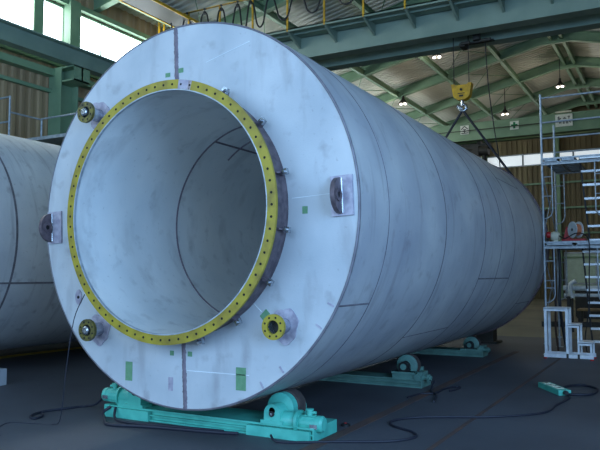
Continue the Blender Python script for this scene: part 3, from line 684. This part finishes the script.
for x in xs_:
    g = G(); g.box((x-0.04, 12.26, 10.18), (x+0.04, 12.34, 10.27)); g.cyl((x, 12.3, 10.27), (x, 12.3, 10.34), 0.015, 8); g.box((x-0.03, 12.27, 10.33), (x+0.03, 12.33, 10.38)); obj('hanger', g, 'black', t)
g = G(); g.cyl((-10.8, 12.3, 10.35), (XRr, 12.3, 10.35), 0.012, 8); obj('track_wire', g, 'dark', t)

# ------------------------------------------------------------------ far crane with the sign boards
c2 = thing('overhead_crane', 'pale green overhead crane girder with safety signs in front of the far gable wall', 'crane', (0, 31.4, 8.28))
g = G(); g.box((XL, 31.04, 8.88), (XRr, 31.46, 9.72)); g.box((XL, 31.0, 9.72), (XRr, 31.5, 9.77)); g.box((XL, 31.0, 8.83), (XRr, 31.5, 8.88)); obj('girder', g, 'green', c2)
g = G(); g.box((XL, 32.2, 8.9), (XRr, 32.6, 9.7)); obj('girder', g, 'green', c2)
for x0 in (XL-0.2, XRr-0.15):
    g = G(); g.box((x0, 30.4, 8.34), (x0+0.35, 33.2, 8.85)); obj('end_carriage', g, 'green', c2)
g = G(); g.box((-5.9, 31.7, 8.45), (-4.3, 32.0, 8.75)); g.cyl((-5.9, 31.8, 8.3), (-5.2, 31.8, 8.3), 0.22, 18); g.cyl((-4.9, 31.8, 8.35), (-4.4, 31.8, 8.35), 0.28, 18); g.box((-5.2, 31.5, 7.9), (-4.9, 32.0, 8.6)); g.cyl((-4.65, 31.8, 8.1), (-4.65, 31.8, 7.6), 0.12, 12); g.box((-5.0, 31.7, 8.7), (-4.8, 32.3, 9.0)); obj('hoist', g, 'dark', c2)
g = G(); g.box((XL, 30.75, 9.3), (XRr, 30.78, 9.34)); obj('conductor_bar', g, 'dark', c2)
def textmesh(s, size, loc, m, parent, name):
    cu = bpy.data.curves.new(name, 'FONT'); cu.body = s; cu.size = size; cu.align_x = 'CENTER'; cu.align_y = 'CENTER'; cu.extrude = 0.004
    cu.offset = 0.006
    tmp = bpy.data.objects.new('tmp', cu); COL.objects.link(tmp); bpy.context.view_layer.update()
    me = bpy.data.meshes.new_from_object(tmp.evaluated_get(bpy.context.evaluated_depsgraph_get())); bpy.data.objects.remove(tmp)
    me.materials.clear(); me.materials.append(M[m])
    for v in me.vertices: v.co = Vector((v.co.x, -v.co.z, v.co.y))
    o = bpy.data.objects.new(name, me); COL.objects.link(o); o.parent = parent; o.location = wm(parent).inverted() @ Vector(loc)
    return o
def sign(x, z, w, h, label):
    g = G(); g.box((x-w/2, 30.985, z-h/2), (x+w/2, 31.03, z+h/2)); return tag(obj('sign_board', g, 'signwhite'), label, 'sign', 'signs on the far crane girder')
s1 = sign(-5.48, 9.42, 0.46, 0.48, 'white square sign with black character on the far green girder')
g = G(); X, Z = -5.48, 9.42
def stroke(a, b, w=0.042): g.bar((X+a[0], 30.98, Z+a[1]), (X+b[0], 30.98, Z+b[1]), w, 0.01, 0, (0, 1, 0))
stroke((0, .2), (-.18, .03)); stroke((0, .2), (.18, .03)); stroke((-.09, .02), (.09, .02)); stroke((-.10, -.075), (.10, -.075)); stroke((-.17, -.175), (.17, -.175)); stroke((0, .04), (0, -.175))
obj('character', g, 'black', s1)
s2 = sign(-2.86, 9.40, 0.44, 0.44, 'white square sign with a green cross on the far green girder')
g = G(); g.box((-2.86-0.17, 30.975, 9.4-0.055), (-2.86+0.17, 30.985, 9.4+0.055)); g.box((-2.86-0.055, 30.975, 9.4-0.17), (-2.86+0.055, 30.985, 9.4+0.17)); obj('cross', g, 'signgreen', s2)
s3 = sign(-0.42, 9.40, 0.82, 0.62, 'wide white sign with two lines of black characters on the far green girder')
g = G(); X, Z = -0.42, 9.40
for a, b in (((-.30, .16), (-.14, .10)), ((-.22, .22), (-.28, .06)), ((-.14, .10), (-.26, .03)), ((-.04, .08), (.12, .08)), ((.0, .14), (.08, .14)), ((.18, .18), (.30, .18)), ((.26, .18), (.24, .06)), ((-.2, -.06), (-.2, -.16)), ((-.14, -.04), (-.14, -.16)), ((-.05, -.06), (.04, -.06)), ((0, -.03), (0, -.16)), ((-.05, -.15), (.05, -.15)), ((.10, -.06), (.20, -.06)), ((.10, -.11), (.20, -.11)), ((.11, -.16), (.21, -.16)), ((.26, -.05), (.32, -.15))): stroke(a, b, 0.035)
obj('characters', g, 'black', s3)
g = G(); g.box((-0.80, 30.99, 9.80), (-0.05, 31.02, 9.88)); sp = obj('name_strip', g, 'ivory', s3)

# ------------------------------------------------------------------ high bay lamps
def lamp(x, y, z, label):
    t = thing('high_bay_lamp', label, 'lamp', (x, y, z-0.12), (0, 0, 0), 'high bay lamps under the roof')
    g = G(); prf = [(0.05, 0.34), (0.07, 0.26), (0.12, 0.18), (0.24, 0.02), (0.25, 0.0), (0.235, 0.0), (0.11, 0.17), (0.05, 0.24)]
    g.lathe((x, y, z), (0, 0, 1), prf, 28); obj('shade', g, 'dark', t)
    g = G(); g.cyl((x, y, z+0.3), (x, y, min(roofz(x)-0.1, z+2.2)), 0.02, 8); g.cyl((x, y, z+0.26), (x, y, z+0.42), 0.06, 12); obj('rod', g, 'dark', t)
    for s in (-1, 1):
        g = G(); g.solid((x+s*0.12, y, z-0.06), (0, 0, 1), [(0.03, 0), (0.065, 0.03), (0.065, 0.06), (0.03, 0.1)], 14); obj('bulb', g, 'bulb', t)
    d = bpy.data.lights.new('lamp_glow', 'POINT'); d.energy = 60; d.color = (1.0, 0.90, 0.78); d.shadow_soft_size = 0.2
    o = bpy.data.objects.new('lamp_glow', d); COL.objects.link(o); o.parent = t; o.location = (0, 0, -0.15)
lamp(-7.75, 27.7, 10.42, 'conical high bay lamp seen just above the top edge of the tank')
lamp(-4.55, 23.3, 11.15, 'high bay lamp under the rafters, close above and left of the yellow hook block')
lamp(-3.60, 32.3, 10.35, 'high bay lamp hanging just above the green cross sign')
lamp(-0.55, 31.0, 11.15, 'high bay lamp hanging near the roof ridge above the scaffold')

# ------------------------------------------------------------------ scaffold
scf = thing('scaffold_tower', 'galvanised tube scaffold tower with decks and ladder frames at the far end of the tank', 'scaffold', (2.65, 10.0, 0))
SX0, SX1 = 2.045, 3.245
SYS = (9.25, 10.95)
def arc_pts(a, b, c, n=6):
    return [tuple(Vector(a)*(1-t)**2 + Vector(b)*2*t*(1-t) + Vector(c)*t*t) for t in [i/n for i in range(n+1)]]
for y in SYS:
    top = 5.38 if y < 10 else 5.05
    for z0, z1 in ((0.0, 0.5), (0.5, 2.22), (2.22, 3.96), (3.96, top)):
        for x in (SX0, SX1):
            g = G()
            if z0 == 0: g.box((x-0.07, y-0.07, 0), (x+0.07, y+0.07, 0.01)); g.cyl((x, y, 0.01), (x, y, 0.5), 0.019, 10); g.cyl((x, y, 0.2), (x, y, 0.24), 0.045, 8); g.bar((x-.06, y, .22), (x+.06, y, .22), .015, .02)
            else: g.cyl((x, y, z0), (x, y, z1), 0.023, 12)
            if z0 == 0: obj('base_jack', g, 'galv', scf)
            else: obj('post', g, 'galv', scf)
    for z0, z1 in ((0.5, 2.22), (2.22, 3.96)):
        g = G(); g.cyl((SX0, y, z1-0.03), (SX1, y, z1-0.03), 0.02, 10)
        for x, s in ((SX0, 1), (SX1, -1)):
            xi = x+s*0.19
            g.tube([(xi, y, z1-0.03), (xi, y, z0+0.85), (xi, y, z0+0.72), (xi-s*0.03, y, z0+0.63), (xi-s*0.10, y, z0+0.57), (x, y, z0+0.55)], 0.014, 8, 0, 3)
            for zz in (z1-0.32, z1-0.72): g.cyl((x, y, zz), (xi, y, zz), 0.012, 8)
        obj('ladder_frame', g, 'galv', scf)
for z in (5.30, 4.78, 4.45):
    g = G(); g.cyl((SX0, SYS[0], z), (SX1+1.6, SYS[0], z), 0.017, 8); obj('guard_rail', g, 'galv', scf)
g = G(); g.cyl((SX0, SYS[1], 4.42), (SX1+1.6, SYS[1], 4.42), 0.017, 8); obj('guard_rail', g, 'galv', scf)
for x in (SX0, SX1):
    g = G(); g.cyl((x, SYS[0], 2.0), (x, SYS[1], 0.75), 0.011, 8); g.cyl((x, SYS[0], 0.75), (x, SYS[1], 2.0), 0.011, 8); g.cyl((x, SYS[0], 3.75), (x, SYS[1], 2.5), 0.011, 8); g.cyl((x, SYS[0], 2.5), (x, SYS[1], 3.75), 0.011, 8); obj('cross_brace', g, 'galv', scf)
def deck(z, x0, x1):
    g = G(); y0, y1 = SYS[0]-0.02, SYS[1]+0.02
    for i in range(2):
        a = x0+0.03+i*(x1-x0)/2; b = a+(x1-x0)/2-0.05
        g.box((a, y0, z-0.045), (b, y1, z-0.0)); g.box((a, y0, z-0.07), (a+0.025, y1, z)); g.box((b-0.025, y0, z-0.07), (b, y1, z))
        for k in range(1, 6): yy = y0+(y1-y0)*k/6; g.box((a, yy-0.015, z-0.06), (b, yy+0.015, z-0.04))
    obj('deck', g, 'galv', scf)
    g = G(); g.box((x0, y0-0.02, z-0.005), (x1+1.5, y0+0.02, z+0.03)); g.box((x0, y0-0.015, z-0.12), (x1+1.5, y0+0.015, z-0.09)); obj('deck_edge', g, 'galv', scf)
deck(4.0, SX0, 2.72); deck(2.27, SX0, 3.22)
g = G(); g.cyl((SX0, SYS[0], 1.35), (SX0+0.19, SYS[0], 1.35), 0.014, 8); obj('rung', g, 'galv', scf)
# ladders: upper leans down from the top deck, lower stands on the floor
def ladder(label, xa, za, xb, zb, y, zs, w):
    t = thing('ladder', label, 'ladder', (xb, y, zb)); dx = (xb-xa)/(zb-za)
    for o in (0, w):
        g = G(); g.bar((xa+o, y, za), (xb+o, y+0.0, zb), 0.03, 0.07, 0, (0, 1, 0)); obj('stile', g, 'black' if o == 0 else 'alu', t)
    for z in zs:
        x = xa+dx*(z-za); g = G(); g.box((x, y-0.06, z-0.022), (x+w, y+0.06, z+0.022)); obj('rung', g, 'alu', t)
ladder('bright aluminium ladder leaning from the top scaffold deck down to the lower deck', 2.70, 4.12, 2.86, 2.27, 9.9, [4.08-0.29*i for i in range(7)], 0.42)
ladder('bright aluminium ladder standing between the floor and the lower scaffold deck', 2.70, 2.25, 2.86, 0.0, 9.9, [2.10-0.265*i for i in range(8)], 0.42)
# things on the lower deck
sp = thing('wire_feeder', 'red welding wire feeder with a copper wire spool on the lower scaffold deck', 'wire feeder', (2.55, 9.6, 2.30), (0, 0, radians(0)))
g = G(); g.box((2.35, 9.55, 2.30), (2.80, 9.85, 2.36)); g.prism([(2.36, 9.7, 2.36), (2.52, 9.7, 2.36), (2.52, 9.7, 2.62), (2.42, 9.7, 2.62)], (0, 0.15, 0)); obj('body', g, 'red', sp)
ax = Vector((0.75, -0.66, 0)).normalized(); c = Vector((2.62, 9.55, 2.545))
ax = Vector((-0.78, -0.62, 0)).normalized()
g = G(); g.solid(c-ax*0.07, ax, [(0.12, 0), (0.12, 0.13)], 28); s_ = obj('copper_wire', g, 'copper', sp)
for o in (-0.082, 0.06):
    g = G(); g.solid(c+ax*o, ax, [(0.17, 0), (0.17, 0.012)], 32); f = obj('spool_flange', g, 'whitepaint', sp)
g = G(); g.cyl(c+ax*0.07, c+ax*0.08, 0.03, 14); obj('hub', g, 'black', sp)
gr = thing('grinder', 'ivory power tool with a red end lying on the lower scaffold deck beside the tank', 'power tool', (2.25, 9.5, 2.30))
g = G(); g.solid((2.14, 9.5, 2.42), (1, 0.2, 0), [(0.07, 0), (0.1, 0.05), (0.1, 0.14), (0.06, 0.18)], 20); g.box((2.2, 9.46, 2.30), (2.28, 9.56, 2.36)); obj('body', g, 'ivory', gr)
g = G(); g.solid((2.05, 9.48, 2.45), (1, 0.2, 0), [(0.04, 0), (0.065, 0.02), (0.065, 0.09)], 16); obj('end_cap', g, 'red', gr)
cable('black hose draped over the edge of the lower scaffold deck beside the wire spool', [(2.32, 9.4, 2.42), (2.45, 9.3, 2.36), (2.65, 9.22, 2.45), (2.80, 9.18, 2.44), (2.90, 9.15, 2.33), (2.92, 9.15, 2.1), (2.90, 9.15, 1.6), (2.88, 9.15, 1.0), (2.80, 9.12, 0.4), (2.84, 9.05, 0.02)], 0.012, 'hose', 'black', 'hose')
cable('black cable bundle hanging from the lower scaffold deck behind the left post', [(2.30, 9.45, 2.20), (2.32, 9.45, 1.7), (2.29, 9.45, 1.1), (2.33, 9.44, 0.6), (2.42, 9.4, 0.02)], 0.03, 'hose', 'rubber', 'hose')
cable('reddish brown hose hanging inside the left scaffold frame', [(2.14, 9.7, 2.20), (2.15, 9.7, 1.7), (2.17, 9.7, 1.1), (2.16, 9.7, 0.5), (2.2, 9.7, 0.025)], 0.022, 'hose', 'rust', 'hose')

# ------------------------------------------------------------------ aluminium step stool
ss = thing('step_platform', 'bright white aluminium step platform standing on the floor at the foot of the scaffold', 'steps', (2.52, 8.72, 0))
YA, YC = 8.55, 8.98
def leg(x, z1, y, w=0.035):
    g = G(); g.box((x-w/2, y-w/2, 0.05), (x+w/2, y+w/2, z1)); obj('leg', g, 'alu', ss)
for y in (YA, YC):
    leg(2.15, 0.97, y, 0.05); leg(2.54, 0.97, y, 0.05); leg(2.74, 0.66, y); leg(2.96, 0.33, y)
    g = G(); g.box((2.11, y-0.03, 0.03), (3.0, y+0.03, 0.10)); obj('base_rail', g, 'alu', ss)
for x0, x1, z in ((2.12, 2.56, 0.97), (2.54, 2.76, 0.66), (2.74, 2.98, 0.33)):
    g = G(); g.box((x0, YA-0.03, z-0.015), (x1, YC+0.03, z+0.015)); g.box((x0, YA-0.03, z-0.05), (x1, YA-0.015, z)); g.box((x0, YC+0.015, z-0.05), (x1, YC+0.03, z)); obj('tread', g, 'alu', ss)
for x in (2.13, 2.97):
    for y in (YA, YC):
        g = G(); g.cyl((x, y, 0), (x, y, 0.03), 0.035, 12); obj('foot', g, 'red', ss)
for x in (2.54, 2.74):
    g = G(); g.box((x-0.02, YA-0.034, 0.03), (x+0.02, YA-0.031, 0.11)); obj('clamp', g, 'dark', ss)

# ------------------------------------------------------------------ background clutter beyond the tank
t = thing('pipe_rack', 'long white pipes lying on a steel rack behind the scaffold', 'pipe rack', (3.4, 15.0, 0))
for i, (y, z, r) in enumerate(((14.9, 1.25, 0.07), (15.15, 1.25, 0.05), (15.0, 1.05, 0.05))):
    g = G(); g.cyl((1.6, y, z), (6.5, y, z), r, 16); obj('pipe', g, 'whitepaint', t)
g = G(); g.tube([(1.95, 14.75, 1.45), (1.82, 14.75, 1.36), (1.80, 14.75, 1.15), (1.86, 14.75, 0.98)], 0.06, 12); obj('elbow', g, 'whitepaint', t)
for x in (1.75, 3.6, 5.6):
    g = G(); g.box((x-0.04, 14.7, 0), (x+0.04, 14.78, 1.0)); g.box((x-0.04, 15.3, 0), (x+0.04, 15.38, 1.0)); g.box((x-0.05, 14.65, 0.98), (x+0.05, 15.4, 1.02)); obj('trestle', g, 'dark', t)
def cabinet(name, label, x0, y0, x1, y1, h, m, mdoor):
    t = thing(name, label, 'cabinet', ((x0+x1)/2, (y0+y1)/2, 0)); g = G(); g.box((x0, y0, 0.06), (x1, y1, h)); g.box((x0+0.03, y0+0.03, 0), (x1-0.03, y1-0.03, 0.06)); obj('body', g, m, t)
    n = 2; w = (x1-x0)/n
    for i in range(n):
        g = G(); g.box((x0+w*i+0.02, y0-0.02, 0.1), (x0+w*(i+1)-0.02, y0, h-0.04)); d = obj('door', g, mdoor, t)
        g = G(); g.box((x0+w*i+w*0.8, y0-0.05, h*0.5), (x0+w*i+w*0.84, y0-0.02, h*0.6)); obj('handle', g, 'chrome', d)
cabinet('tool_cabinet', 'dark low cabinet standing on the floor far behind the scaffold', 1.0, 22.0, 2.6, 22.7, 1.15, 'dark', 'dark')
cabinet('tool_cabinet', 'dull green tall cabinet against the far wall behind the scaffold', 3.2, 30.0, 4.6, 30.7, 2.1, 'olive', 'olive')
def bench(label, x0, y0, x1, y1, h):
    t = thing('workbench', label, 'bench', ((x0+x1)/2, (y0+y1)/2, 0)); g = G(); g.box((x0, y0, h-0.06), (x1, y1, h)); obj('top', g, 'wood', t)
    for x in (x0+0.06, x1-0.06):
        for y in (y0+0.06, y1-0.06): g = G(); g.box((x-0.04, y-0.04, 0), (x+0.04, y+0.04, h-0.06)); obj('leg', g, 'dark', t)
bench('low timber workbench on the pale floor beyond the scaffold', 1.6, 17.6, 4.2, 18.4, 0.55)
# steel skids and timber on the floor beyond the tank
def skid(label, a, b, h, w, m):
    g = G(); g.bar((a[0], a[1], h/2+0.0), (b[0], b[1], h/2), w, h-0.002); g.bar((a[0], a[1], h), (b[0], b[1], h), w*0.5, 0.01); tag(obj('skid_beam', g, m), label, 'beam')
skid('dark steel beam lying on the floor right of the tank far end', (0.6, 17.2), (3.6, 17.9), 0.16, 0.2, 'dark')
skid('pale timber beam lying on the floor beneath the tank far end, front one', (-1.6, 13.0), (-0.1, 13.05), 0.14, 0.14, 'wood')
skid('pale timber beam lying on the floor beneath the tank far end, rear one', (-1.8, 13.9), (-0.2, 13.95), 0.14, 0.14, 'wood')
g = G(); g.box((0.05, 10.9, 0.0), (0.65, 11.5, 0.05)); g.box((0.15, 11.0, 0.05), (0.55, 11.4, 0.75)); g.box((0.05, 10.95, 0.7), (0.65, 11.45, 0.78)); tag(obj('stand_block', g, 'dark'), 'dark squat steel stand on the floor beneath the tank far end', 'stand')
